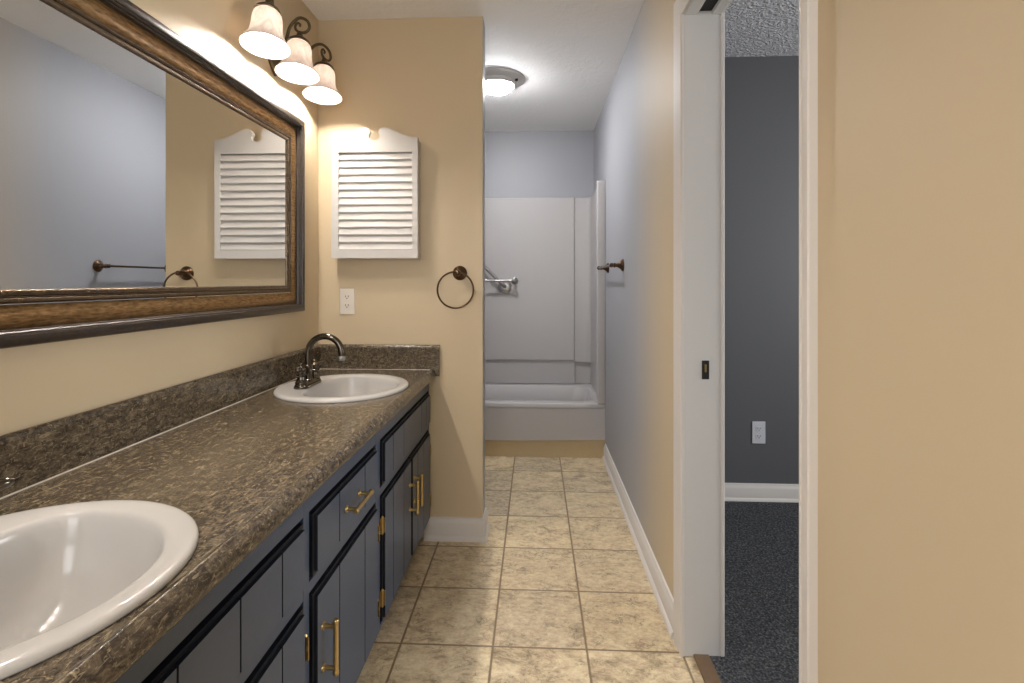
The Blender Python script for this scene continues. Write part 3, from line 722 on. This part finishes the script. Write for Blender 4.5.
# ------------------------------------------------------------------ grab bars
gb = thing('grab_bar', 'diagonal chrome grab bar on the tub surround, end on a round flange', 'grab bar', (-0.4, YW-0.048, 1.33), 'grab bars on the tub surround')
yw = YW-0.0482
A_, B_ = Vector((-0.246, yw, 1.172)), Vector((-0.63, yw, 1.556))
for q in (A_, B_):
    build('flange', MB().lathe([(0.056, 0.0), (0.056, 0.008), (0.053, 0.010), (0.020, 0.0105)], tuple(q), '-y', 28), M['chrome'], gb)
dd = (B_-A_).normalized()
out = Vector((0, -0.055, 0))
pth = smooth_path([A_+Vector((0, -0.005, 0)), A_+out*0.55, A_+out*0.9+dd*0.015, A_+out+dd*0.05, (A_+B_)/2+out, B_+out-dd*0.05, B_+out*0.9-dd*0.015, B_+out*0.55, B_+Vector((0, -0.005, 0))], 5)
build('bar', MB().tube(pth, 0.0125, 14), M['chrome'], gb)
gh = thing('grab_bar', 'level chrome bar on the tub surround just above the round flange', 'grab bar', (-0.5, yw, 1.22), 'grab bars on the tub surround')
ye = yw-0.090
for x in (-0.165, -0.80):
    mb = MB().lathe([(0.030, 0.0), (0.030, 0.005), (0.022, 0.010), (0.014, 0.016), (0.012, 0.074), (0.018, 0.078), (0.018, 0.102), (0.012, 0.106)], (x, yw, 1.221), '-y', 20)
    build('post', mb, M['chrome'], gh)
build('bar', MB().tube([(x, ye, 1.221) for x in (-0.820, -0.815, -0.80, -0.165, -0.150, -0.143, -0.138)], [0.007, 0.0120, 0.0085, 0.0085, 0.009, 0.0130, 0.007], 14), M['chrome'], gh)

# ------------------------------------------------------------------ ceiling light and fan in the tub room
cl = thing('ceiling_light', 'round white ceiling light with lit glass bowl before the bathtub', 'ceiling light', (-0.232, 3.06, HC))
cx, cy = -0.232, 3.06
mb = MB().lathe([(0.172, 0.0003), (0.172, 0.004), (0.160, 0.012), (0.150, 0.013), (0.135, 0.018), (0.118, 0.024), (0.114, 0.040), (0.108, 0.046), (0.101, 0.046), (0.060, 0.040)], (cx, cy, HC), '-z', 48)
build('trim_ring', mb, M['white'], cl)
for a in (-0.35, 1.7, 3.8):
    x, y = cx+0.128*math.cos(a), cy+0.128*math.sin(a)
    build('clip', MB().box(x-0.009, x+0.009, y-0.006, y+0.006, HC-0.030, HC-0.018), M['dark'], cl, bevel=0.002)
mb = MB().lathe([(0.100, 0.036), (0.0985, 0.046), (0.090, 0.060), (0.072, 0.073), (0.045, 0.081), (0.015, 0.084), (0.002, 0.0845)], (cx, cy, HC), '-z', 40)
tag(build('bowl', mb, M['bowl'], cl, smooth=60), 'lit frosted glass bowl')
build('finial', MB().lathe([(0.009, 0.083), (0.009, 0.088), (0.006, 0.094), (0.001, 0.097)], (cx, cy, HC), '-z', 14), M['nickel'], cl)

# ------------------------------------------------------------------ toilet behind the partition
to = thing('toilet', 'white toilet almost hidden behind the end of the partition', 'toilet', (-0.66, 2.92, 0))
ty = 2.92
def egg(x0, x1, hw, z, n=32):
    cx_, a = (x0+x1)/2, (x1-x0)/2
    return [(cx_+a*math.cos(t), ty+hw*math.sin(t)*(1-0.12*math.cos(t)), z) for t in [2*PI*i/n for i in range(n)]]
mb = MB().loops([egg(-0.80, -0.46, 0.11, 0.0), egg(-0.80, -0.46, 0.11, 0.04), egg(-0.78, -0.45, 0.095, 0.15), egg(-0.80, -0.38, 0.13, 0.27), egg(-0.82, -0.325, 0.175, 0.365), egg(-0.82, -0.315, 0.182, 0.395)])
build('bowl', mb, M['porcelain'], to, smooth=60)
mb = MB().loops([egg(-0.80, -0.312, 0.184, 0.396), egg(-0.80, -0.305, 0.188, 0.405), egg(-0.80, -0.305, 0.188, 0.413), egg(-0.80, -0.308, 0.186, 0.418), egg(-0.80, -0.303, 0.189, 0.421), egg(-0.80, -0.303, 0.189, 0.431), egg(-0.79, -0.32, 0.178, 0.437)])
build('seat', mb, M['porcelain'], to, smooth=40)
build('tank', MB().box(-1.025, -0.835, ty-0.22, ty+0.22, 0.36, 0.72), M['porcelain'], to, bevel=0.02, seg=3)
build('tank_lid', MB().box(-1.028, -0.825, ty-0.23, ty+0.23, 0.7205, 0.755), M['porcelain'], to, bevel=0.01, seg=3)
build('pedestal', MB().box(-0.92, -0.72, ty-0.10, ty+0.10, 0.0, 0.37), M['porcelain'], to, bevel=0.03, seg=3)
